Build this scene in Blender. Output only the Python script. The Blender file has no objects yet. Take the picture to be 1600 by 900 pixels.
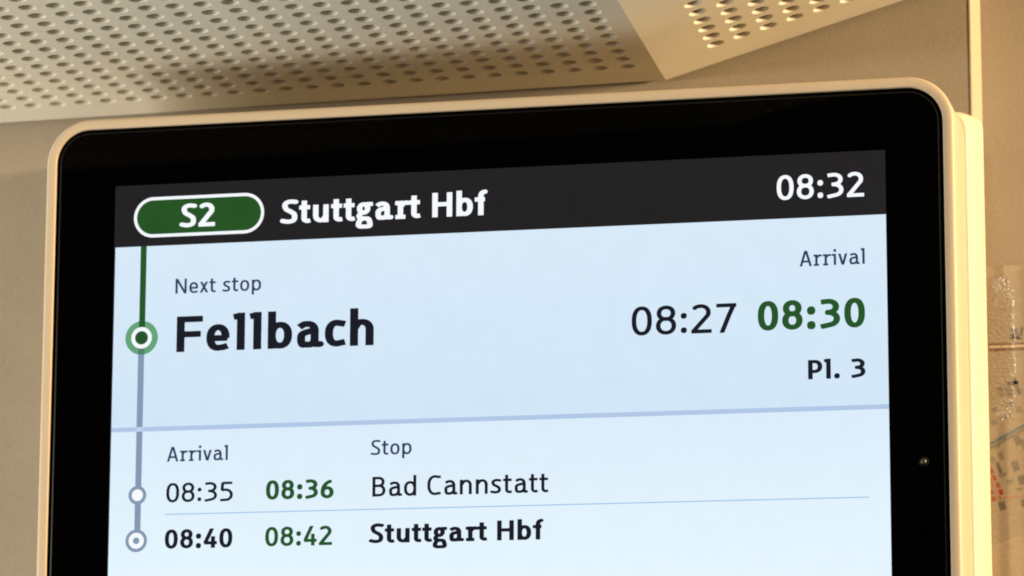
import bpy, bmesh, math, random
import numpy as np
from mathutils import Matrix, Vector

random.seed(7)
sc = bpy.context.scene
COL = sc.collection

# ------------------------------------------------------------------ camera
# x right, y into the wall, z up; origin = top left corner of the lit picture, metres
cam_d = bpy.data.cameras.new('camera')
cam_d.sensor_width = 36.0
cam_d.lens = 5500 / 1600 * 36
cam_d.clip_start, cam_d.clip_end = 0.05, 60
cam = bpy.data.objects.new('camera', cam_d)
COL.objects.link(cam)
right = Vector((0.97166, 0.23637, 0.00304))
up = Vector((0.03841, -0.17055, 0.98460))
fwd = Vector((-0.23325, 0.95658, 0.17479))
fwd.normalize(); right = (right - fwd * right.dot(fwd)).normalized(); up = right.cross(fwd)
cam.matrix_world = Matrix(((right.x, up.x, -fwd.x, 0.62361), (right.y, up.y, -fwd.y, -1.68933),
                           (right.z, up.z, -fwd.z, -0.37080), (0, 0, 0, 1)))
cam_d.dof.use_dof = True
cam_d.dof.focus_distance = 1.74
cam_d.dof.aperture_fstop = 11
sc.camera = cam

# ------------------------------------------------------------------ light
world = bpy.data.worlds.new('World'); sc.world = world; world.use_nodes = True
bg = world.node_tree.nodes['Background']
bg.inputs[0].default_value = (1.0, 0.80, 0.55, 1); bg.inputs[1].default_value = 0.07


def area(name, loc, target, sx, sy, power, color):
    l = bpy.data.lights.new(name, 'AREA'); l.shape = 'RECTANGLE'; l.size, l.size_y = sx, sy
    l.energy = power; l.color = color
    o = bpy.data.objects.new(name, l); COL.objects.link(o)
    o.location = loc
    o.rotation_euler = (Vector(target) - Vector(loc)).to_track_quat('-Z', 'Y').to_euler()
    return o


area('warm_lamp', (2.6, -0.46, 0.25), (0.43, 0.02, 0.0), 0.2, 0.2, 132, (1.0, 0.75, 0.44))
area('cabin_light', (-0.80, -0.34, -0.52), (-0.2, 0.0, 0.05), 0.8, 0.65, 13.5, (1.0, 0.97, 0.86))
area('front_light', (-2.1, -2.1, 0.0), (0.1, 0.0, 0.03), 0.6, 0.2, 28, (1.0, 0.90, 0.74))
area('glare_fill', (0.47, -1.6, 0.27), (0.3, 0.0, -0.06), 0.12, 0.20, 1.6, (1.0, 0.90, 0.72))  # added lamp without a real fixture: sparkle on the map, some front fill

sc.view_settings.view_transform = 'Standard'
sc.view_settings.look = 'None'
sc.view_settings.gamma = 1
sc.view_settings.exposure = 0
sc.cycles.use_denoising = True
sc.cycles.filter_width = 1.9

# ------------------------------------------------------------------ materials


def mat(name, color, rough=0.5, spec=0.5, grain=0.0, grain_scale=900.0, bump=0.0, bump_scale=1500.0, coat=0.0, blotch=0.0):
    m = bpy.data.materials.new(name); m.use_nodes = True
    nt = m.node_tree; N = nt.nodes; L = nt.links
    b = N['Principled BSDF']
    b.inputs['Roughness'].default_value = rough
    b.inputs['Specular IOR Level'].default_value = spec
    b.inputs['Coat Weight'].default_value = coat
    b.inputs['Base Color'].default_value = (*color, 1)
    tc = N.new('ShaderNodeTexCoord')
    if grain or blotch:
        n1 = N.new('ShaderNodeTexNoise'); n1.inputs['Scale'].default_value = grain_scale; n1.inputs['Detail'].default_value = 3
        n2 = N.new('ShaderNodeTexNoise'); n2.inputs['Scale'].default_value = 22; n2.inputs['Detail'].default_value = 4
        L.new(tc.outputs['Object'], n1.inputs['Vector']); L.new(tc.outputs['Object'], n2.inputs['Vector'])
        def rng(n, a):
            r = N.new('ShaderNodeMapRange'); r.inputs['From Min'].default_value = 0.25; r.inputs['From Max'].default_value = 0.75
            r.inputs['To Min'].default_value = 1 - a; r.inputs['To Max'].default_value = 1 + a
            L.new(n.outputs['Fac'], r.inputs['Value']); return r
        r1, r2 = rng(n1, grain), rng(n2, blotch)
        mu = N.new('ShaderNodeMath'); mu.operation = 'MULTIPLY'
        L.new(r1.outputs[0], mu.inputs[0]); L.new(r2.outputs[0], mu.inputs[1])
        vm = N.new('ShaderNodeVectorMath'); vm.operation = 'SCALE'; vm.inputs[0].default_value = color
        L.new(mu.outputs[0], vm.inputs['Scale']); L.new(vm.outputs[0], b.inputs['Base Color'])
    if bump:
        n3 = N.new('ShaderNodeTexNoise'); n3.inputs['Scale'].default_value = bump_scale; n3.inputs['Detail'].default_value = 2
        L.new(tc.outputs['Object'], n3.inputs['Vector'])
        bp = N.new('ShaderNodeBump'); bp.inputs['Strength'].default_value = bump; bp.inputs['Distance'].default_value = 0.0004
        L.new(n3.outputs['Fac'], bp.inputs['Height']); L.new(bp.outputs[0], b.inputs['Normal'])
    return m


def screen_mat(name, color, strength=1.0, mottle=0.0, color2=None, z0=0.0, z1=-1.0):
    """lit LCD colour behind the glass; color2 is the colour at height z1 (the picture itself fades)"""
    m = bpy.data.materials.new(name); m.use_nodes = True
    nt = m.node_tree; N = nt.nodes; L = nt.links
    b = N['Principled BSDF']
    b.inputs['Base Color'].default_value = (0.004, 0.004, 0.005, 1)
    b.inputs['Roughness'].default_value = 0.25
    b.inputs['Specular IOR Level'].default_value = 0.05
    b.inputs['Emission Color'].default_value = (*color, 1)
    b.inputs['Emission Strength'].default_value = strength
    if mottle or color2:
        tc = N.new('ShaderNodeTexCoord')
        sx = N.new('ShaderNodeSeparateXYZ'); L.new(tc.outputs['Object'], sx.inputs[0])
        mr = N.new('ShaderNodeMapRange'); mr.inputs['From Min'].default_value = z0; mr.inputs['From Max'].default_value = z1
        L.new(sx.outputs['Z'], mr.inputs['Value'])
        mx = N.new('ShaderNodeMix'); mx.data_type = 'RGBA'
        mx.inputs['A'].default_value = (*color, 1); mx.inputs['B'].default_value = (*(color2 or color), 1)
        L.new(mr.outputs[0], mx.inputs['Factor'])
        n = N.new('ShaderNodeTexNoise'); n.inputs['Scale'].default_value = 55; n.inputs['Detail'].default_value = 5
        n.inputs['Roughness'].default_value = 0.65
        L.new(tc.outputs['Object'], n.inputs['Vector'])
        r = N.new('ShaderNodeMapRange'); r.inputs['From Min'].default_value = 0.3; r.inputs['From Max'].default_value = 0.7
        r.inputs['To Min'].default_value = 1 - mottle; r.inputs['To Max'].default_value = 1 + mottle
        L.new(n.outputs['Fac'], r.inputs['Value'])
        vm = N.new('ShaderNodeVectorMath'); vm.operation = 'SCALE'
        L.new(mx.outputs['Result'], vm.inputs[0]); L.new(r.outputs[0], vm.inputs['Scale'])
        L.new(vm.outputs[0], b.inputs['Emission Color'])
    return m


def srgb(r, g, b):
    return tuple((c / 255 / 12.92) if c / 255 <= 0.04045 else ((c / 255 + 0.055) / 1.055) ** 2.4 for c in (r, g, b))


M = dict(
    cream=mat('cream_paint', (0.56, 0.445, 0.315), 0.42, 0.4, grain=0.05, grain_scale=1400, bump=0.25, blotch=0.02),
    back=mat('cream_back_paint', (0.70, 0.60, 0.44), 0.5, 0.4, grain=0.04, grain_scale=900, bump=0.2, blotch=0.02),
    wall=mat('beige_wall_paint', (0.28, 0.23, 0.168), 0.6, 0.35, grain=0.08, grain_scale=700, bump=0.4, blotch=0.05),
    sheet=mat('painted_sheet_metal', (0.59, 0.545, 0.45), 0.5, 0.4, grain=0.06, grain_scale=900, bump=0.2, blotch=0.05),
    felt=mat('backing_felt', (0.64, 0.58, 0.47), 0.95, 0.1, grain=0.1),
    panel=mat('beige_panel_laminate', (0.31, 0.26, 0.20), 0.4, 0.5, grain=0.08, grain_scale=800, bump=0.5, bump_scale=500, blotch=0.04),
    black=mat('black_glass', (0.0004, 0.0003, 0.0002), 0.04, 0.05),
    gasket=mat('black_rubber', (0.0012, 0.001, 0.0008), 0.7, 0.1),
    glint=mat('sensor_lens', (0.035, 0.03, 0.022), 0.3, 0.5),
)
S = dict(
    header=screen_mat('picture_header', srgb(30, 29, 31), 1, 0.05),
    top=screen_mat('picture_next_stop', srgb(216, 234, 249), 1, 0.018, srgb(209, 230, 247), -0.034, -0.125),
    low=screen_mat('picture_stop_list', srgb(219, 237, 251), 1, 0.012, srgb(229, 245, 254), -0.13, -0.20),
    w=screen_mat('picture_white', srgb(246, 250, 255)),
    k=screen_mat('picture_black', srgb(20, 23, 34)),
    n=screen_mat('picture_navy', srgb(48, 60, 98)),
    g=screen_mat('picture_green', srgb(33, 84, 38)),
    pill=screen_mat('picture_badge_green', srgb(34, 82, 32), 1, 0.08),
    halo=screen_mat('picture_pale_green', srgb(100, 163, 120)),
    line=screen_mat('picture_route_grey', srgb(132, 152, 178)),
    halo2=screen_mat('picture_halo_shade', srgb(78, 128, 104)),
    divider=screen_mat('picture_divider', srgb(176, 199, 230)),
    cross=screen_mat('picture_crossing', srgb(192, 212, 236)),
    thin=screen_mat('picture_thin_rule', srgb(160, 196, 230)),
)

# ------------------------------------------------------------------ helpers


def obj(name, bm, m, parent=None, smooth=False):
    me = bpy.data.meshes.new(name)
    if isinstance(bm, tuple):
        me.from_pydata(bm[0], [], bm[1])
    else:
        bm.normal_update(); bm.to_mesh(me); bm.free()
    if m: me.materials.append(m)
    if smooth:
        me.polygons.foreach_set('use_smooth', [True] * len(me.polygons))
    me.update()
    o = bpy.data.objects.new(name, me); COL.objects.link(o)
    if parent: o.parent = parent
    return o


def thing(name, label, cat, loc=(0, 0, 0)):
    o = bpy.data.objects.new(name, None); COL.objects.link(o)
    o.empty_display_size = 0.05
    o['label'] = label; o['category'] = cat
    return o


def rrect(x0, x1, z0, z1, r, n=12):
    """rounded rectangle, counter clockwise seen from the front, list of (x, z)"""
    out = []
    for cx, cz, a in ((x1 - r, z1 - r, 0), (x0 + r, z1 - r, 90), (x0 + r, z0 + r, 180), (x1 - r, z0 + r, 270)):
        for k in range(n + 1):
            t = math.radians(a + 90 * k / n)
            out.append((cx + r * math.cos(t), cz + r * math.sin(t)))
    return out


def loft(rings, cap_first=False, cap_last=False):
    """rings: list of (list of (x, z), y) of equal length"""
    bm = bmesh.new(); R = []
    for pts, y in rings:
        R.append([bm.verts.new((x, y, z)) for x, z in pts])
    n = len(R[0])
    for a, b in zip(R, R[1:]):
        for k in range(n):
            bm.faces.new((a[k], a[(k + 1) % n], b[(k + 1) % n], b[k]))
    if cap_first: bm.faces.new(R[0])
    if cap_last: bm.faces.new(R[-1])
    bmesh.ops.recalc_face_normals(bm, faces=bm.faces)
    return bm


def sharpen(o, angle=35):
    me = o.data
    for p in me.polygons: p.use_smooth = True
    bm = bmesh.new(); bm.from_mesh(me)
    for e in bm.edges:
        if len(e.link_faces) == 2 and e.calc_face_angle(0) > math.radians(angle): e.smooth = False
    bm.to_mesh(me); bm.free()


def box(x0, x1, y0, y1, z0, z1):
    bm = bmesh.new()
    bmesh.ops.create_cube(bm, size=1, matrix=Matrix.Translation(((x0 + x1) / 2, (y0 + y1) / 2, (z0 + z1) / 2)) @
                          Matrix.Diagonal((x1 - x0, y1 - y0, z1 - z0, 1)))
    return bm


# ------------------------------------------------------------------ the setting: wall
# the wall turns very slightly away to the right, as the edge of the ceiling sheet does
WX = lambda x: 0.0975 + 0.0425 * (x + 0.10)
XW = 0.4301                      # outer corner of the wall block


def wall_bm():
    bm = bmesh.new()
    r = 0.0005
    prof = [(-1.3, WX(-1.3)), (XW - r, WX(XW - r)), (XW - r * 0.3, WX(XW) + r * 0.3), (XW, WX(XW) + r), (XW, 0.1705)]
    prof += [(XW, 0.20), (-1.3, 0.20)]
    lo = [bm.verts.new((x, y, -1.0)) for x, y in prof]; hi = [bm.verts.new((x, y, 0.5)) for x, y in prof]
    n = len(prof)
    for k in range(n): bm.faces.new((lo[k], lo[(k + 1) % n], hi[(k + 1) % n], hi[k]))
    bm.faces.new(lo); bm.faces.new(hi)
    bmesh.ops.recalc_face_normals(bm, faces=bm.faces)
    return bm


wall = obj('wall', wall_bm(), M['wall']); wall['kind'] = 'structure'
wall['label'] = 'beige painted wall block behind the display with its bright right hand corner'

lit_side = obj('lit_side_strip', box(XW + 0.0001, XW + 0.0009, WX(XW) - 0.0004, 0.1698, -1.0, 0.5), M['cream'], wall)  # paler strip over the wall's side face, its lamplight put into the colour
side = obj('wall', box(XW + 0.0010, 1.6, 0.1700, 0.20, -1.0, 0.5), M['panel']); side['kind'] = 'structure'
side['label'] = 'recessed beige side wall right of the display'

# ------------------------------------------------------------------ perforated ceiling
V3 = lambda p: Vector((p[0], p[2], -p[1]))        # (right, down, in) -> blender


def sheet(name, o, ex, away, nrm, pit, hole, poly_pts, seg=20):
    """perforated sheet: holes at o + pit*(i*ex - j*away). hole(i, j) -> bool. outline margins are closed with a skirt.
    poly_pts = (i_min, i_max, j_min, j_max, right margin function, left margin function)"""
    i0, i1, j0, j1, RI, LI, jf = poly_pts
    P = lambda i, j, h=0.0: o + ex * (pit * i) - away * (pit * j) + nrm * h
    bm = bmesh.new(); cache = {}

    def v(i, j, h=0.0):
        k = (round(i, 4), round(j, 4), round(h, 6))
        if k not in cache: cache[k] = bm.verts.new(P(i, j, h))
        return cache[k]

    ang = [math.pi / 4 + 2 * math.pi * k / seg for k in range(seg)]

    def square_pt(a):
        c, s = math.cos(a), math.sin(a); m = max(abs(c), abs(s)); return (0.5 * c / m, 0.5 * s / m)
    R = 0.283
    prof = [(R + 0.05, 0.0), (R + 0.025, 0.0001), (R + 0.006, 0.0004), (R, 0.0008), (R, 0.0023)]
    for j in range(j0, j1 + 1):
        for i in range(i0, i1 + 1):
            sq = [v(i + square_pt(a)[0], j + square_pt(a)[1]) for a in ang]
            if not hole(i, j):
                bm.faces.new(sq); continue
            rings = [sq] + [[bm.verts.new(P(i + r * math.cos(a), j + r * math.sin(a), h)) for a in ang] for r, h in prof]
            for A, B in zip(rings, rings[1:]):
                for k in range(seg):
                    k2 = (k + 1) % seg
                    f = bm.faces.new((A[k], A[k2], B[k2], B[k])); f.smooth = A is not sq
    # margins
    def quad(a, b, c, d): bm.faces.new([bm.verts.new(P(*q)) for q in (a, b, c, d)])
    iL, iR, jB, jT = i0 - .5, i1 + .5, j0 - .5, j1 + .5
    quad((LI(jf), jf), (iL, jB), (iL, jT), (LI(jT), jT)) if LI(jf) < iL - 1e-6 else None
    quad((LI(jf) if LI(jf) < iL - 1e-6 else iL, jf), (RI(jf), jf), (iR, jB), (iL, jB))
    quad((RI(jf), jf), (RI(jT), jT), (iR, jT), (iR, jB))
    # folded lip along the wall edge
    a, b = (LI(jf) if LI(jf) < iL else iL, jf), (RI(jf), jf)
    quad((*a, 0), (*b, 0), (*b, 0.006), (*a, 0.006))
    bmesh.ops.recalc_face_normals(bm, faces=bm.faces)
    ob = obj(name, bm, M['sheet'])
    # backing
    pts = [P(*a, 0.0027), P(*b, 0.0027), P(RI(jT), jT, 0.0027), P(LI(jT) if LI(jf) < iL else iL, jT, 0.0027)]
    bk = bmesh.new(); bk.faces.new([bk.verts.new(p) for p in pts])
    return ob, bk


NC = V3((0.02150811, 0.9989377, -0.04075375)) * -1      # up, away from the cabin
EXC = V3((0.99918948, -0.02009044, 0.03488218)); AWC = V3((-0.03402636, 0.04147096, 0.99856015))
OC = V3((-0.08845, -0.06135, 0.06722)); PC = 0.0143031
E1 = V3((0.26917, -0.06734, 0.10907))                   # lower end of the fold
CR = V3((-0.03274, 0.04145, 0.9986)) * -1               # along the fold towards the cabin
if CR.y > 0: CR = -CR
NF = V3((0.28467532, 0.9581408, -0.03043314)) * -1
EXF = V3((0.95828416, -0.28358571, 0.03564563)); AWF = V3((-0.02552313, 0.03931103, 0.998901))
OF = V3((0.30177, -0.07797, 0.07932)); PF = 0.01456967


def fold_i(o, ex, aw, pit):
    def f(j):
        # lattice coordinate i of the fold at row j
        d0 = E1 - o; i0, jj0 = d0.dot(ex) / pit, -d0.dot(aw) / pit
        di, dj = CR.dot(ex), -CR.dot(aw)
        return i0 + di / dj * (j - jj0)
    return f


FI = fold_i(OC, EXC, AWC, PC)
d = E1 - OC; JE = -d.dot(AWC) / PC
ceiling = thing('ceiling_panel', 'cream perforated sheet metal ceiling panel folded above the display', 'ceiling panel')
del ceiling['category']; ceiling['kind'] = 'structure'; ceiling.name = 'ceiling'
o1, bk1 = sheet('perforated_sheet', OC, EXC, AWC, NC, PC, lambda i, j: True, (-14, 24, 0, 22, FI, lambda j: -40, JE))
o1.parent = ceiling; o1['label'] = 'flat greyish perforated sheet over the left part of the display'
b1 = obj('backing', bk1, M['felt'], o1)
FF = fold_i(OF, EXF, AWF, PF)
d = E1 - OF; JF = -d.dot(AWF) / PF


def sheet2():
    # the same builder, mirrored margins: the fold is on its left
    return sheet('perforated_sheet', OF, EXF, AWF, NF, PF, lambda i, j: True, (0, 20, 0, 22, lambda j: 24, FF, JF))


o2, bk2 = sheet2(); o2.parent = ceiling; o2['label'] = 'brighter perforated sheet rising to the right of the fold'
b2 = obj('backing', bk2, M['felt'], o2)

# ------------------------------------------------------------------ the display
disp = thing('information_display', 'black glass passenger information display in a cream rounded housing showing next stop Fellbach', 'display')
X0, X1, Z0, Z1 = -0.0386, 0.4345, -0.2900, 0.0361
RC = 0.0230


def ring(d, r=None): return rrect(X0 + d, X1 - d, Z0 + d, Z1 - d, (RC if r is None else r) - d)


housing = obj('housing', loft([
    (ring(0.0006), 0.047), (ring(0.0), 0.046), (ring(0.0), 0.0016), (ring(0.00025), 0.0007), (ring(0.0009), 0.0001), (ring(0.0018), -0.0001),
    (ring(0.0038), 0.0), (ring(0.0050), 0.0003), (ring(0.0055), 0.0010), (ring(0.0056), 0.0045)]), M['cream'], disp)
sharpen(housing, 40)
gas = obj('gasket', loft([(ring(0.0056), 0.0040), (ring(0.0074), 0.0040)], ), M['gasket'], disp)
glass = obj('bezel_glass', loft([(ring(0.0072), 0.0042), (ring(0.0072), 0.0018), (ring(0.0027), 0.0013), (ring(0.0080), 0.0010)], cap_last=True), M['black'], disp)
sharpen(glass, 12)
M['edge'] = mat('polished_glass_edge', (0.003, 0.0025, 0.002), 0.3, 0.2)
ge = obj('glass_edge', loft([(ring(0.0071), 0.0040), (ring(0.0071), 0.0016), (ring(0.00735), 0.0009), (ring(0.0081), 0.0008)]), M['edge'], disp)
sharpen(ge, 60)
lensb = loft([([(0.41676 + r * math.cos(a), -0.15528 + r * math.sin(a)) for a in [2 * math.pi * k / 24 for k in range(24)]], y)
              for r, y in ((0.0027, 0.0011), (0.0026, 0.0005), (0.0021, 0.0002))])
sr = obj('light_sensor', lensb, M['gasket'], disp)
bm = bmesh.new(); bmesh.ops.create_uvsphere(bm, u_segments=16, v_segments=10, radius=0.0017, matrix=Matrix.Translation((0.41676, 0.0006, -0.15528)))
obj('lens', bm, M['glint'], sr, smooth=True)

# back body with its own smaller corner radius, up against the wall
BX1 = 0.4361


def bring(d, r, top): return rrect(X0 - 0.0015 + d, BX1 - d, Z0 - 0.0015 + d, top - d, r, 14)


back = obj('back_body', loft([(bring(0.0035, 0.008, 0.0285), 0.0485), (bring(0.0012, 0.0095, 0.0285), 0.0485), (bring(0.0004, 0.0095, 0.0285), 0.0489),
                              (bring(0.0, 0.0095, 0.0285), 0.0498), (bring(-0.0002, 0.009, 0.0345), 0.078), (bring(0.0, 0.008, 0.0425), 0.1215)],
                             cap_first=True), M['back'], disp)
sharpen(back, 40)

# ------------------------------------------------------------------ lettering: glyph skeletons drawn with an elliptical pen
XH, ASC = 0.735, 1.045


def arc(cx, cy, rx, ry, a0, a1, n=26, p=2.3):
    out = []
    for k in range(n + 1):
        t = math.radians(a0 + (a1 - a0) * k / n); c, s = math.cos(t), math.sin(t)
        out.append((cx + rx * math.copysign(abs(c) ** (2 / p), c), cy + ry * math.copysign(abs(s) ** (2 / p), s)))
    return out


def sp(pts, n=9):
    P = [pts[0]] + list(pts) + [pts[-1]]; out = []
    for a, b, c, e in zip(P, P[1:], P[2:], P[3:]):
        for k in range(n):
            t = k / n
            out.append(tuple(0.5 * (2 * b[i] + (c[i] - a[i]) * t + (2 * a[i] - 5 * b[i] + 4 * c[i] - e[i]) * t * t +
                                    (-a[i] + 3 * b[i] - 3 * c[i] + e[i]) * t ** 3) for i in (0, 1)))
    out.append(pts[-1]); return out


def glyph(ch, v, h):
    """-> (width, lsb, rsb, strokes, dots, ymin, ymax)"""
    B = v > 0.09; k = v - 0.065
    ymin, ymax = -0.012, 1.012; S_ = []; D = []; ls = rs = 0.07
    J = 0.54
    if ch in '0123456789':
        w = 0.66 + 0.9 * k; ls = rs = 0.065
        cx = w / 2
        if ch == '0': S_ = [arc(cx, .5, cx - v, .505 - h, 0, 360, 60, 2.35)]
        if ch == '8': S_ = [arc(cx, (J + 1 - h) / 2, .46 * w - v, (1 - h - J) / 2 + .005, 0, 360, 44, 2.15), arc(cx, (J + h) / 2, cx - v, (J - h) / 2 + .005, 0, 360, 44, 2.15)]
        if ch == '2': S_ = [arc(.45 * w, .715, .50 * w - v, 1.005 - h - .715, 142, -22, 26, 2.2) + [(v * 1.15, 2 * h * .8), (v * .9, h)], [(0.0, h), (w * .99, h)]]
        if ch == '3': S_ = [[(.06 * w, .985 - h)] + arc(.42 * w, (J + 1 - h) / 2 + .004, .52 * w - v, (1 - h - J) / 2, 96, -90, 22, 2.1) + [(.30 * w, J)],
                            [(.34 * w, J)] + arc(.34 * w, (J + h) / 2 + .01, .64 * w - v, (J - h) / 2 - .01, 90, -60, 24, 2.15) + [(.04 * w, h * .9 - .02)]]
        if ch == '4': S_ = [[(.64 * w, 1.1), (.60 * w, 1.0), (.12 * w, .29), (.10 * w, .26)], [(.04 * w, .26), (w, .26)], [(.70 * w, 0), (.70 * w, .60)]]
        if ch == '5': S_ = [[(.17 * w, 1 - h), (.93 * w, 1 - h)], [(.16 * w + v * .3, 1 - h), (.14 * w + v * .3, .55)],
                            [(.14 * w + v * .2, .565)] + arc(.36 * w, .32, .64 * w - v, .27, 80, -70, 24, 2.2) + [(.03 * w, h * .9 - .01)]]
        if ch == '6': S_ = [arc(cx, .31, cx - v, .31 - h + .005, 0, 360, 44, 2.2), arc(.98 * w, .33, .98 * w - v, .98 - h - .33, 180, 104, 20, 2.1)]
        if ch == '7': S_ = [[(.02, 1 - h), (w, 1 - h)], [(w - v * 1.2, 1 - h * 1.2), (.62 * w, .55), (.30 * w, 0), (.27 * w, -.1)]]
    elif ch == ':':
        w = 2.6 * v; ls = rs = .085; D = [(w / 2, .125, v * 1.3), (w / 2, .625, v * 1.3)]
    elif ch == '.':
        w = 2.5 * v; ls = .06; rs = .10; D = [(w / 2, v * 1.2, v * 1.25)]
    elif ch == ' ': w = .37; ls = rs = 0
    elif ch == 'A': w = .78 + k; ls = rs = .015; S_ = [[(-.03, -.1), (w / 2, 1.1 + v)], [(w + .03, -.1), (w / 2, 1.1 + v)], [(.2 * w, .30), (.8 * w, .30)]]; S_[0][1] = (w / 2 - v * .2, 1.02); S_[1][1] = (w / 2 + v * .2, 1.02); S_[0][0] = (v * .65, -.1); S_[1][0] = (w - v * .65, -.1)
    elif ch == 'B': w = .66 + k; S_ = [[(v, 0), (v, 1)], [(v, 1 - h), (.42 * w, 1 - h)] + arc(.46 * w, (J + 1 - h) / 2, .47 * w - v, (1 - h - J) / 2, 90, -90, 16, 2.2) + [(v, J)],
                                       [(v, J)] + arc(.5 * w, (J + h) / 2, .5 * w - v, (J - h) / 2, 90, -90, 18, 2.2) + [(v, h)]]
    elif ch == 'C': w = .70 + k; rs = .04; S_ = [[(w - .03, .955 - h * .6)] + arc(w * .56, .5, w * .56 - v, .505 - h, 68, 292, 44, 2.3) + [(w - .03, .045 + h * .6)]]
    elif ch == 'F': w = .67 + k; rs = .04; S_ = [[(v, 0), (v, 1)], [(v, 1 - h), (w, 1 - h)], [(v, .49), (w * .93, .49)]]
    elif ch == 'H': w = .76 + k; ls = rs = .08; S_ = [[(v, 0), (v, 1)], [(w - v, 0), (w - v, 1)], [(v, .52), (w - v, .52)]]
    elif ch == 'N': w = .76 + k; ls = rs = .08; S_ = [[(v, 0), (v, 1)], [(w - v, 0), (w - v, 1)], [(v * .8, 1.05), (w - v * .8, -.05)]]
    elif ch == 'P': w = .64 + k; rs = .04; S_ = [[(v, 0), (v, 1)], [(v, 1 - h), (.40 * w, 1 - h)] + arc(.46 * w, .69 - h * .4, .54 * w - v, .31 - h * .6, 90, -90, 18, 2.2) + [(v, .38 + h * .2)]]
    elif ch in 'Ss':
        t = 1.0 if ch == 'S' else XH; w = (.60 if ch == 'S' else .49) + .8 * k; rs = .05; ls = .045; ymax = t + .012
        S_ = [sp([(w - v * .35 - .02, t - h * 1.25), (.55 * w, t - h + .004), (.24 * w + v * .3, t - h * 1.5), (v + .01, t * .76), (.24 * w + v * .3, t * .60), (.56 * w, t * .50),
                  (.84 * w - v * .3, t * .39), (w - v, t * .25), (.78 * w - v * .2, h * 1.5), (.42 * w, h - .004), (.02, h * 1.45)])]
    elif ch == 'a':
        w = .60 + .8 * k; ymax = XH + .012; rs = .05; x = w - v - .05
        S_ = [[(.10 * w, XH - h * 1.9)] + arc(x * .52 + .02, XH * .60, x - (x * .52 + .02), XH * .40 - h + .006, 115, 0, 20, 2.4) + [(x, .20)] + sp([(x, .18), (x + .008, .10), (x + .035, h * .95), (w, h * .7 + .02)], 5),
              [(x, .445)] + sp([(x, .445), (.50 * w, .44), (v + .03, .37), (v, .22), (v + .035, .09), (.36 * w, h - .006), (.62 * w, .085), (x, .20)], 6)]
        S_[1] = S_[1][1:]
    elif ch in 'bdp':
        w = .62 + .9 * k; cx = w / 2; sx = v if ch in 'bp' else w - v
        top, bot = (ASC, 0) if ch != 'p' else (XH, -.27)
        ymax, ymin = (ASC + .0, -.012) if ch != 'p' else (XH + .012, -.27)
        ls, rs = (.075, .05) if ch != 'd' else (.05, .075)
        S_ = [[(sx, bot), (sx, top)], arc(cx, XH / 2, cx - v, XH / 2 - h + .008, 0, 360, 44, 2.3)]
    elif ch == 'c': w = .52 + .7 * k; ls = .05; rs = .035; ymax = XH + .012; S_ = [[(w - .01, XH - h * 1.35)] + arc(w * .58, XH / 2, w * .58 - v, XH / 2 - h + .008, 74, 286, 34, 2.3) + [(w - .01, h * 1.35)]]
    elif ch == 'e': w = .60 + .8 * k; ls = rs = .05; ymax = XH + .012; S_ = [arc(w / 2, XH / 2, w / 2 - v, XH / 2 - h + .008, -2, 270, 40, 2.25) + [(w * .72, h * 1.05), (w - v * .5, h * 1.5)], [(v, XH * .475), (w - v * .6, XH * .475)]]
    elif ch == 'f': w = .42 + .4 * k; ls = .02; rs = 0.0; ymax = ASC + .012; x = .13 + v; S_ = [[(x, 0), (x, .78)] + arc(x + .20, .78, .20, ASC - h - .78, 180, 100, 12) + [(w, ASC - h - .012)], [(0, XH - h), (w * .92, XH - h)]]
    elif ch == 'g':
        w = .62 + 1.0 * k; ls = .03; rs = .03; ymin = -.34; v0 = v; h = h * .86; v = v * .93; ymax = XH + .012
        S_ = [arc(w * .44, .49, w * .40 - v, .245 - h, 0, 360, 36, 2.1), [(w * .60, XH - h * 1.0), (w, XH - h * .9)],
              sp([(w * .26, .28), (w * .17, .20), (w * .22, .12), (w * .45, .075), (w * .72, .055), (w * .97 - v, -.08), (w * .84 - v * .2, -.235), (w * .46, -.335 + h), (w * .13 + v * .3, -.26 + h * .4), (v * .9, -.125), (w * .22, .0), (w * .32, .05)], 6)]
    elif ch in 'hn':
        w = .60 + .85 * k; ymax = (ASC if ch == 'h' else XH + .012); ls = rs = .075
        S_ = [[(v, 0), (v, ASC if ch == 'h' else XH)], [(v * 1.1, XH * .66)] + arc(w - v - .21, XH - h - .21, .21, .214, 118, 0, 16, 2.2) + [(w - v, 0)]]
    elif ch == 'u':
        w = .60 + .85 * k; ymax = XH; ls = rs = .075
        S_ = [[(w - v, 0), (w - v, XH)], [(v, XH)] + arc(v + .21, h + .21, .21, .214, 180, 298, 16, 2.2) + [(w - v * 1.1, XH * .34)]]
    elif ch == 'i': w = .12 + 2 * v; ls = .03; rs = .075; S_ = [[(w - v, 0), (w - v, XH)], [(0, XH - h), (w - v, XH - h)]]; D = [(w - v, ASC - v * 1.1, v * 1.25)]; ymax = ASC + .02; ymin = 0
    elif ch == 'l': w = .09 + 2 * v; ls = .04; rs = .085; ymax = ASC; S_ = [[(w - v, 0), (w - v, ASC)], [(0, ASC - h - .03), (w - v * .6, ASC - h + .005)]]
    elif ch == 'o': w = .62 + .8 * k; ls = rs = .05; ymax = XH + .012; S_ = [arc(w / 2, XH / 2, w / 2 - v, XH / 2 - h + .008, 0, 360, 48, 2.25)]
    elif ch == 'r':
        w = .47 + .8 * k; ls = .045 + 1.3 * k; rs = .02; ymax = XH + .012; x = .10 + v
        S_ = [[(x, 0), (x, XH)], [(0, XH - h), (x, XH - h)], [(0.015, h * .85), (x + v + .085, h * .85)], [(x, XH * .66)] + sp([(x + .02, XH * .70), (x + .10, XH - h - .05), (x + .2, XH - h + .004), (w, XH - h - .01)], 6)]
    elif ch == 't':
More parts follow.
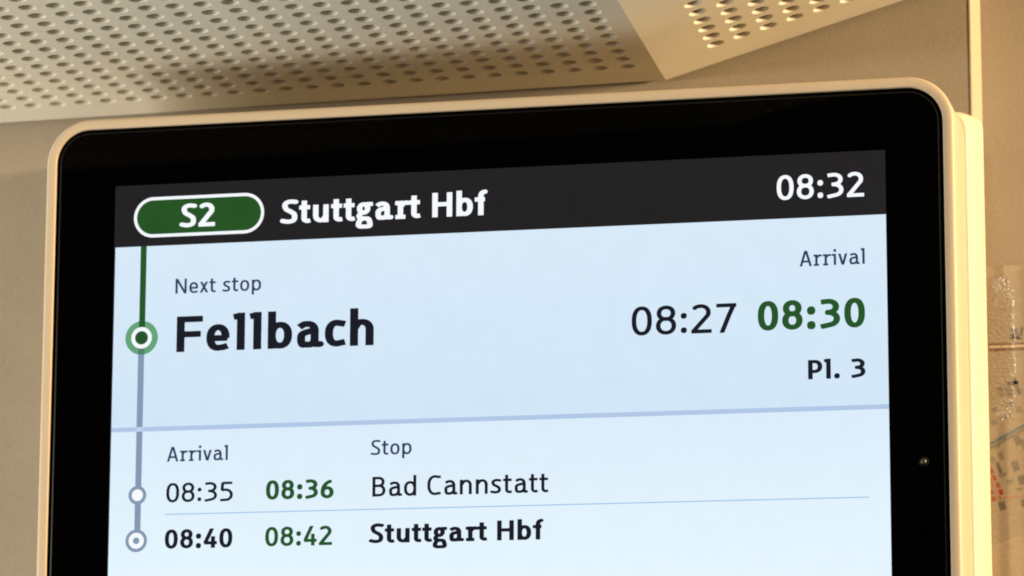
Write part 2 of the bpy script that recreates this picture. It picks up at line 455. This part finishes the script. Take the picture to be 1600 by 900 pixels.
        w = .42 + .6 * k; ls = .02; rs = .03; ymax = .93; x = .09 + v
        S_ = [[(x, .93), (x, .20)] + arc(x + .17, .20, .17, .20 - h + .008, 180, 262, 10) + [(w, h * 1.15)], [(0, XH - h), (w * .97, XH - h)]]
    elif ch == 'v': w = .60 + .7 * k; ls = rs = .01; ymin = 0; ymax = XH; S_ = [[(v * .75, XH + .1), (w / 2, -.04)], [(w - v * .75, XH + .1), (w / 2, -.04)]]
    elif ch == 'x': w = .58 + .7 * k; ls = rs = .01; ymin = 0; ymax = XH; S_ = [[(v * .5, -.08), (w - v * .7, XH + .08)], [(v * .7, XH + .08), (w - v * .5, -.08)]]
    else: raise ValueError(ch)
    return w, ls, rs, S_, D, ymin, ymax


def glyph_polys(ch, v, h, cell):
    """-> width, lsb, rsb, list of convex polygons (x, y) by marching squares over the stroke field"""
    w, ls, rs, ST, DT, ymin, ymax = glyph(ch, v, h)
    if not ST and not DT: return w, ls, rs, []
    xs = np.arange(-.12, w + .12 + cell, cell); ys = np.arange(ymin - 3 * cell, ymax + 4 * cell, cell)
    X, Y = np.meshgrid(xs, ys); F = np.full(X.shape, -9.0); q = v / h
    for s in ST:
        P = np.array(s, float); keep = [0] + [i for i in range(1, len(P)) if np.hypot(*(P[i] - P[i - 1])) > 1e-5]; P = P[keep]
        closed = np.hypot(*(P[0] - P[-1])) < 1e-3
        Q = P * [1, q]; GX, GY = X, Y * q
        n = len(Q) - 1
        for i in range(n):
            a, b = Q[i], Q[i + 1]; dd = b - a; L = np.hypot(*dd); u = dd / L
            t = (GX - a[0]) * u[0] + (GY - a[1]) * u[1]; dist = np.abs((GX - a[0]) * u[1] - (GY - a[1]) * u[0])
            over = np.maximum(np.maximum(-t, t - L), 0)
            f = v - np.hypot(dist, over)
            if not closed and i == 0: f = np.where(t < 0, np.minimum(v - dist, t), f)
            if not closed and i == n - 1: f = np.where(t > L, np.minimum(v - dist, L - t), f)
            F = np.maximum(F, f)
    for x, y, r in DT: F = np.maximum(F, r - (np.abs(X - x) ** 2.3 + np.abs(Y - y) ** 2.3) ** (1 / 2.3))
    F = np.minimum(F, np.minimum(ymax - Y, Y - ymin)); F[np.abs(F) < 1e-7] = 1e-7
    polys = []
    I = F > 0
    full = I[:-1, :-1] & I[1:, :-1] & I[:-1, 1:] & I[1:, 1:]; some = (I[:-1, :-1] | I[1:, :-1] | I[:-1, 1:] | I[1:, 1:]) & ~full
    for r in range(full.shape[0]):
        c = 0
        while c < full.shape[1]:
            if full[r, c]:
                e = c
                while e < full.shape[1] and full[r, e]: e += 1
                polys.append([(xs[c], ys[r]), (xs[e], ys[r]), (xs[e], ys[r + 1]), (xs[c], ys[r + 1])]); c = e
            else: c += 1
    for r, c in zip(*np.nonzero(some)):
        cs = [(xs[c], ys[r], F[r, c]), (xs[c + 1], ys[r], F[r, c + 1]), (xs[c + 1], ys[r + 1], F[r + 1, c + 1]), (xs[c], ys[r + 1], F[r + 1, c])]
        out = []
        for a, b in zip(cs, cs[1:] + cs[:1]):
            if a[2] > 0: out.append((a[0], a[1]))
            if (a[2] > 0) != (b[2] > 0):
                t = a[2] / (a[2] - b[2]); out.append((a[0] + (b[0] - a[0]) * t, a[1] + (b[1] - a[1]) * t))
        if len(out) >= 3: polys.append(out)
    return w, ls, rs, polys


WEIGHT = dict(r=(0.078, 0.066), m=(0.086, 0.072), d=(0.098, 0.080), b=(0.111, 0.086))
GC = {}


def lettering(text, wt, x0, x1, zb, cap, y, m, parent):
    v, h = WEIGHT[wt]; cell = 1 / 58 if cap < 0.011 else 1 / 80
    items = []; pen = 0.0
    for k, ch in enumerate(text):
        key = (ch, wt, cell)
        if key not in GC: GC[key] = glyph_polys(ch, v, h, cell)
        w, ls, rs, polys = GC[key]
        pen += (ls + (0.0 if ch in '0123456789: ' else (0.012 if v > 0.1 else 0.045))) if k else 0
        items.append((pen, polys)); pen += w + (rs if k < len(text) - 1 else 0)
    sx = (x1 - x0) / pen
    verts, faces = [], []
    for p, polys in items:
        for pl in polys:
            b = len(verts)
            verts += [(x0 + (p + q[0]) * sx, y, zb + q[1] * cap) for q in pl]
            faces.append(tuple(range(b, b + len(pl))))
    print('text %-14s aspect %.3f' % (text, sx / cap))
    return obj('lettering', (verts, faces), m, parent)


mm = 0.001


def flat(name, x0, x1, z0, z1, y, m, parent, th=0.00008):
    return obj(name, box(x0 * mm, x1 * mm, y, y + th, z0 * mm, z1 * mm), m, parent)


def disc(name, cx, cz, r0, r1, y, m, parent, n=56):
    """ring between r0 and r1 (r0 = 0: a full disc)"""
    bm = bmesh.new(); C_ = [(math.cos(2 * math.pi * k / n), math.sin(2 * math.pi * k / n)) for k in range(n)]
    A = [bm.verts.new(((cx + r1 * c) * mm, y, (cz + r1 * s) * mm)) for c, s in C_]
    if r0 > 0:
        Bv = [bm.verts.new(((cx + r0 * c) * mm, y, (cz + r0 * s) * mm)) for c, s in C_]
        for k in range(n): bm.faces.new((A[k], A[(k + 1) % n], Bv[(k + 1) % n], Bv[k]))
    else: bm.faces.new(A)
    return obj(name, bm, m, parent)


YS = 0.0008                      # the lit picture, just proud of the black border
SL = lambda k: YS - 0.00005 * k
screen = flat('screen', -0.4, 400.4, -240, -0.2, SL(0), S['k'], disp)
flat('header_bar', -0.4, 400.4, -32.5, -0.2, SL(1), S['header'], screen)
flat('next_stop_field', 0.3, 400.3, -127.2, -32.55, SL(1), S['top'], screen)
flat('divider', 0.3, 400.3, -129.0, -126.7, SL(3), S['divider'], screen)
flat('stop_list_field', 0.3, 400.3, -239.8, -127.0, SL(1), S['low'], screen)
flat('thin_rule', 30.2, 389.8, -172.15, -171.6, SL(3), S['thin'], screen)
# line badge


def pill(name, x0, x1, z0, z1, y, m, hole=None):
    P = rrect(x0 * mm, x1 * mm, z0 * mm, z1 * mm, (z1 - z0) / 2 * mm - 1e-6, 16)
    bm = bmesh.new(); A = [bm.verts.new((x, y, z)) for x, z in P]
    if hole:
        Q = rrect(*[a * mm for a in hole], (hole[3] - hole[2]) / 2 * mm - 1e-6, 16); Bv = [bm.verts.new((x, y, z)) for x, z in Q]
        n = len(A)
        for k in range(n): bm.faces.new((A[k], A[(k + 1) % n], Bv[(k + 1) % n], Bv[k]))
    else: bm.faces.new(A)
    return obj(name, bm, m, screen)


pill('line_badge', 10.9, 79.9, -27.3, -7.5, SL(3), S['pill'])
pill('badge_outline', 10.1, 80.6, -28.05, -6.85, SL(4), S['w'], (11.75, 78.95, -26.4, -8.5))
# route line
flat('route_line', 14.15, 17.4, -80.4, -32.55, SL(3), S['g'], screen)
flat('route_line', 14.0, 17.25, -185.0, -80.4, SL(5), S['line'], screen)
flat('route_line', 13.9, 17.35, -129.0, -126.7, SL(6), S['cross'], screen)
disc('stop_marker', 15.7, -80.4, 0, 8.8, SL(4), S['halo'], screen)
flat('route_line', 14.15, 17.4, -80.4, -71.7, SL(6), S['g'], screen)
flat('route_line', 14.05, 17.3, -89.0, -80.4, SL(6), S['halo2'], screen)
disc('stop_marker', 15.7, -80.4, 0, 5.6, SL(7), S['w'], screen)
disc('stop_marker', 15.7, -80.4, 0, 3.5, SL(8), S['g'], screen)
disc('stop_marker', 15.3, -161.7, 0, 4.8, SL(7), S['line'], screen)
disc('stop_marker', 15.3, -161.7, 0, 3.0, SL(8), S['w'], screen)
disc('stop_marker', 15.2, -185.0, 0, 5.8, SL(7), S['line'], screen)
disc('stop_marker', 15.2, -185.0, 0, 4.1, SL(8), S['w'], screen)
disc('stop_marker', 15.2, -185.0, 0, 1.7, SL(9), S['line'], screen)

for s, wt, c, xa, xb, bl, cap in (
    ('S2', 'b', 'w', 35.90, 54.24, 23.5, 12.39),
    ('Stuttgart Hbf', 'b', 'w', 90.18, 197.82, 24.0, 12.5),
    ('08:32', 'm', 'w', 346.35, 389.75, 23.2, 12.45),
    ('Arrival', 'r', 'n', 357.38, 389.58, 56.92, 7.6),
    ('Next stop', 'r', 'n', 33.53, 79.64, 58.06, 7.69),
    ('Fellbach', 'b', 'k', 34.65, 139.71, 88.46, 18.4),
    ('08:27', 'r', 'k', 272.82, 325.50, 88.5, 14.50),
    ('08:30', 'b', 'g', 336.26, 389.31, 88.3, 14.60),
    ('Pl. 3', 'b', 'k', 360.91, 389.29, 113.25, 9.50),
    ('Arrival', 'r', 'n', 30.81, 63.36, 144.87, 7.40),
    ('08:35', 'r', 'k', 30.81, 66.39, 165.8, 9.85),
    ('08:36', 'b', 'g', 83.95, 119.55, 165.7, 9.76),
    ('08:40', 'b', 'k', 30.56, 66.50, 189.40, 9.71),
    ('08:42', 'd', 'g', 83.90, 119.07, 189.34, 9.75),
    ('Stop', 'r', 'n', 138.98, 160.04, 144.5, 7.59),
    ('Bad Cannstatt', 'r', 'k', 139.80, 230.29, 165.5, 9.95),
    ('Stuttgart Hbf', 'b', 'k', 138.92, 227.30, 188.9, 9.87)):
    lettering(s, wt, xa * mm, xb * mm, -bl * mm, cap * mm, SL(7), S[c], screen)

# ------------------------------------------------------------------ framed network map behind glossy acrylic on the side wall
MAP_PRINT = [
    ('paper', [(431.6, -36.0), (560.0, -12.0), (560.0, -139.0), (431.6, -179.4)]),
    ('brown', [(431.8, -71.7), (456.1, -71.7), (456.2, -72.8), (431.8, -72.8)]),
    ('brown', [(432.1, -74.4), (457.1, -74.4), (457.1, -76.0), (432.1, -76.0)]),
    ('cream', [(432.1, -73.1), (456.4, -73.1), (456.5, -74.2), (432.1, -74.2)]),
    ('grey', [(444.6, -64.2), (446.2, -64.7), (445.0, -70.0), (443.3, -69.6)]),
    ('grey', [(445.9, -64.1), (447.2, -63.8), (448.4, -69.6), (447.1, -69.9)]),
    ('grey', [(449.4, -63.4), (450.7, -63.7), (449.7, -68.4), (448.3, -68.1)]),
    ('grey', [(444.7, -68.1), (449.7, -69.1), (449.5, -70.5), (444.5, -69.4)]),
    ('grey', [(444.2, -91.4), (446.1, -90.8), (448.9, -99.3), (447.0, -99.9)]),
    ('grey', [(441.5, -92.6), (447.5, -92.2), (447.6, -93.9), (441.6, -94.3)]),
    ('dust', [(439.9, -96.2), (442.8, -95.2), (444.3, -99.8), (441.4, -100.7)]),
    ('dust', [(435.9, -95.7), (438.4, -94.8), (440.2, -100.0), (437.6, -100.9)]),
    ('dust', [(432.8, -106.7), (436.0, -105.7), (436.8, -107.9), (433.6, -109.0)]),
    ('dust', [(440.4, -104.5), (444.2, -103.2), (444.9, -105.2), (441.0, -106.4)]),
    ('dust', [(445.1, -106.6), (448.3, -105.5), (449.4, -108.8), (446.2, -109.9)]),
    ('dust', [(432.2, -113.1), (434.8, -112.3), (435.7, -115.2), (433.2, -116.0)]),
    ('dust', [(436.8, -111.2), (440.7, -109.9), (441.3, -111.9), (437.5, -113.2)]),
    ('slate', [(431.0, -124.0), (451.8, -113.0), (453.6, -116.4), (432.7, -127.4)]),
    ('blue', [(431.8, -124.8), (453.3, -113.5), (454.1, -115.0), (432.6, -126.3)]),
    ('grey', [(431.5, -127.6), (451.2, -117.2), (451.6, -117.9), (431.9, -128.3)]),
    ('grey', [(444.0, -122.1), (446.9, -121.2), (448.5, -126.0), (445.6, -127.0)]),
    ('dust', [(447.5, -124.2), (450.0, -123.4), (451.6, -128.2), (449.1, -129.1)]),
    ('dust', [(433.6, -126.3), (436.5, -125.4), (437.2, -127.3), (434.3, -128.3)]),
    ('dust', [(435.4, -130.5), (437.9, -129.6), (439.2, -133.5), (436.7, -134.4)]),
    ('dust', [(431.3, -132.8), (433.5, -132.1), (434.5, -135.0), (432.3, -135.8)]),
    ('grey', [(434.3, -135.9), (435.9, -135.3), (438.0, -141.0), (436.5, -141.6)]),
    ('grey', [(442.5, -135.5), (445.8, -134.6), (447.3, -139.8), (444.1, -140.7)]),
    ('dust', [(435.7, -141.8), (440.0, -140.7), (440.5, -142.7), (436.2, -143.7)]),
    ('dust', [(439.7, -145.0), (443.4, -144.4), (443.7, -146.5), (440.1, -147.0)]),
    ('grey', [(446.0, -143.1), (449.7, -142.6), (450.2, -147.4), (446.6, -147.8)]),
    ('dust', [(444.6, -149.3), (447.9, -148.9), (448.1, -150.6), (444.8, -151.0)]),
    ('red', [(430.4, -139.0), (432.6, -138.2), (433.7, -141.0), (431.5, -141.9)]),
    ('red', [(431.7, -142.8), (433.9, -142.0), (435.0, -144.8), (432.8, -145.7)]),
    ('red', [(433.3, -146.6), (435.5, -145.7), (436.6, -148.6), (434.4, -149.4)]),
    ('red', [(434.8, -150.4), (437.3, -149.5), (438.4, -152.3), (435.8, -153.3)]),
    ('red', [(430.3, -150.4), (432.5, -149.6), (433.4, -152.1), (431.2, -152.9)]),
    ('red', [(431.5, -153.8), (433.8, -153.0), (434.7, -155.5), (432.5, -156.4)]),
    ('rose', [(435.5, -154.0), (452.3, -153.2), (452.3, -153.9), (435.5, -154.6)]),
    ('rose', [(430.7, -141.6), (431.6, -141.2), (437.8, -157.0), (436.9, -157.3)]),
    ('grey', [(435.1, -156.7), (438.4, -155.8), (439.7, -160.3), (436.5, -161.3)]),
    ('grey', [(447.3, -155.6), (450.0, -155.3), (450.4, -159.3), (447.8, -159.6)]),
    ('grey', [(453.9, -95.2), (456.8, -94.2), (461.1, -107.2), (458.2, -108.2)]),
    ('dust', [(460.4, -93.1), (465.5, -91.4), (467.0, -96.0), (461.9, -97.7)]),
    ('dust', [(457.1, -114.0), (461.6, -112.5), (462.6, -115.8), (458.2, -117.3)]),
    ('grey', [(458.2, -139.0), (462.8, -137.9), (463.7, -141.9), (459.2, -143.0)]),
    ('red', [(456.1, -127.3), (459.0, -126.6), (459.7, -129.6), (456.8, -130.3)]),
    ('dust', [(463.8, -123.1), (467.7, -122.2), (468.9, -127.5), (465.0, -128.4)]),
    ('dust', [(454.6, -147.7), (457.5, -147.0), (458.2, -149.9), (455.3, -150.7)]),
]
MAPC = dict(paper=(0.275, 0.225, 0.162), brown=(0.14, 0.065, 0.035), cream=(0.50, 0.40, 0.27), grey=(0.11, 0.095, 0.08), dust=(0.17, 0.142, 0.105), slate=(0.24, 0.235, 0.21),
            blue=(0.10, 0.12, 0.13), red=(0.24, 0.035, 0.022), rose=(0.36, 0.16, 0.11))
M['poster'] = mat('acrylic_covered_print', (0.315, 0.255, 0.18), 0.10, 0.5, grain=0.10, grain_scale=500, bump=1.0, bump_scale=520, blotch=0.06)


def wrinkled_edge(m):
    # the clear cover is wrinkled only along its left edge: mask the bump height there
    nt = m.node_tree; L = nt.links
    bp = next(n for n in nt.nodes if n.type == 'BUMP'); src = bp.inputs['Height'].links[0].from_socket
    tc = next(n for n in nt.nodes if n.type == 'TEX_COORD')
    sx = nt.nodes.new('ShaderNodeSeparateXYZ'); L.new(tc.outputs['Object'], sx.inputs[0])
    sb = nt.nodes.new('ShaderNodeMath'); sb.operation = 'SUBTRACT'; sb.inputs[1].default_value = 0.5
    L.new(src, sb.inputs[0]); val = sb.outputs[0]
    for ax, a, b in (('X', 0.4475, 0.4395), ('Z', -0.118, -0.092), ('Z', -0.030, -0.062)):
        mr = nt.nodes.new('ShaderNodeMapRange'); mr.interpolation_type = 'SMOOTHSTEP'
        mr.inputs['From Min'].default_value = a; mr.inputs['From Max'].default_value = b
        L.new(sx.outputs[ax], mr.inputs['Value'])
        mu = nt.nodes.new('ShaderNodeMath'); mu.operation = 'MULTIPLY'
        L.new(val, mu.inputs[0]); L.new(mr.outputs[0], mu.inputs[1]); val = mu.outputs[0]
    L.new(val, bp.inputs['Height']); bp.inputs['Distance'].default_value = 0.0014


for mm_ in (M['poster'],): mm_.node_tree.nodes['Principled BSDF'].inputs['IOR'].default_value = 2.0
mapo = thing('map_poster', 'glossy street map poster with red squares on the wall right of the display', 'map')
bm = bmesh.new()
Y1m = 0.1675
c4 = [(0.4314, -0.0300), (0.62, -0.0300), (0.62, -0.290), (0.4314, -0.290)]
A = [bm.verts.new((x, Y1m, z)) for x, z in c4]; Bk = [bm.verts.new((x, 0.1702, z)) for x, z in c4]
bm.faces.new(A)
for k in range(4): bm.faces.new((A[k], A[(k + 1) % 4], Bk[(k + 1) % 4], Bk[k]))
bmesh.ops.recalc_face_normals(bm, faces=bm.faces)
obj('board', bm, M['poster'], mapo)
INK = {cn: mat('map_ink_' + cn, MAPC[cn], 0.10, 0.5, grain=0.12, grain_scale=600, bump=1.0, bump_scale=520) for cn in MAPC}
for mm_ in [M['poster']] + list(INK.values()): wrinkled_edge(mm_)
for mm_ in INK.values(): mm_.node_tree.nodes['Principled BSDF'].inputs['IOR'].default_value = 2.0
LAY = dict(paper=-1, brown=0, dust=0, slate=0, grey=1, blue=2, cream=2, red=2, rose=3)
for cn, q in MAP_PRINT:
    vs = [(x * mm, Y1m - 0.0001 - 0.00005 * LAY[cn], z * mm) for x, z in q]
    obj('map_sheet' if cn == 'paper' else 'map_print', (vs, [(0, 1, 2, 3)]), INK[cn], mapo)
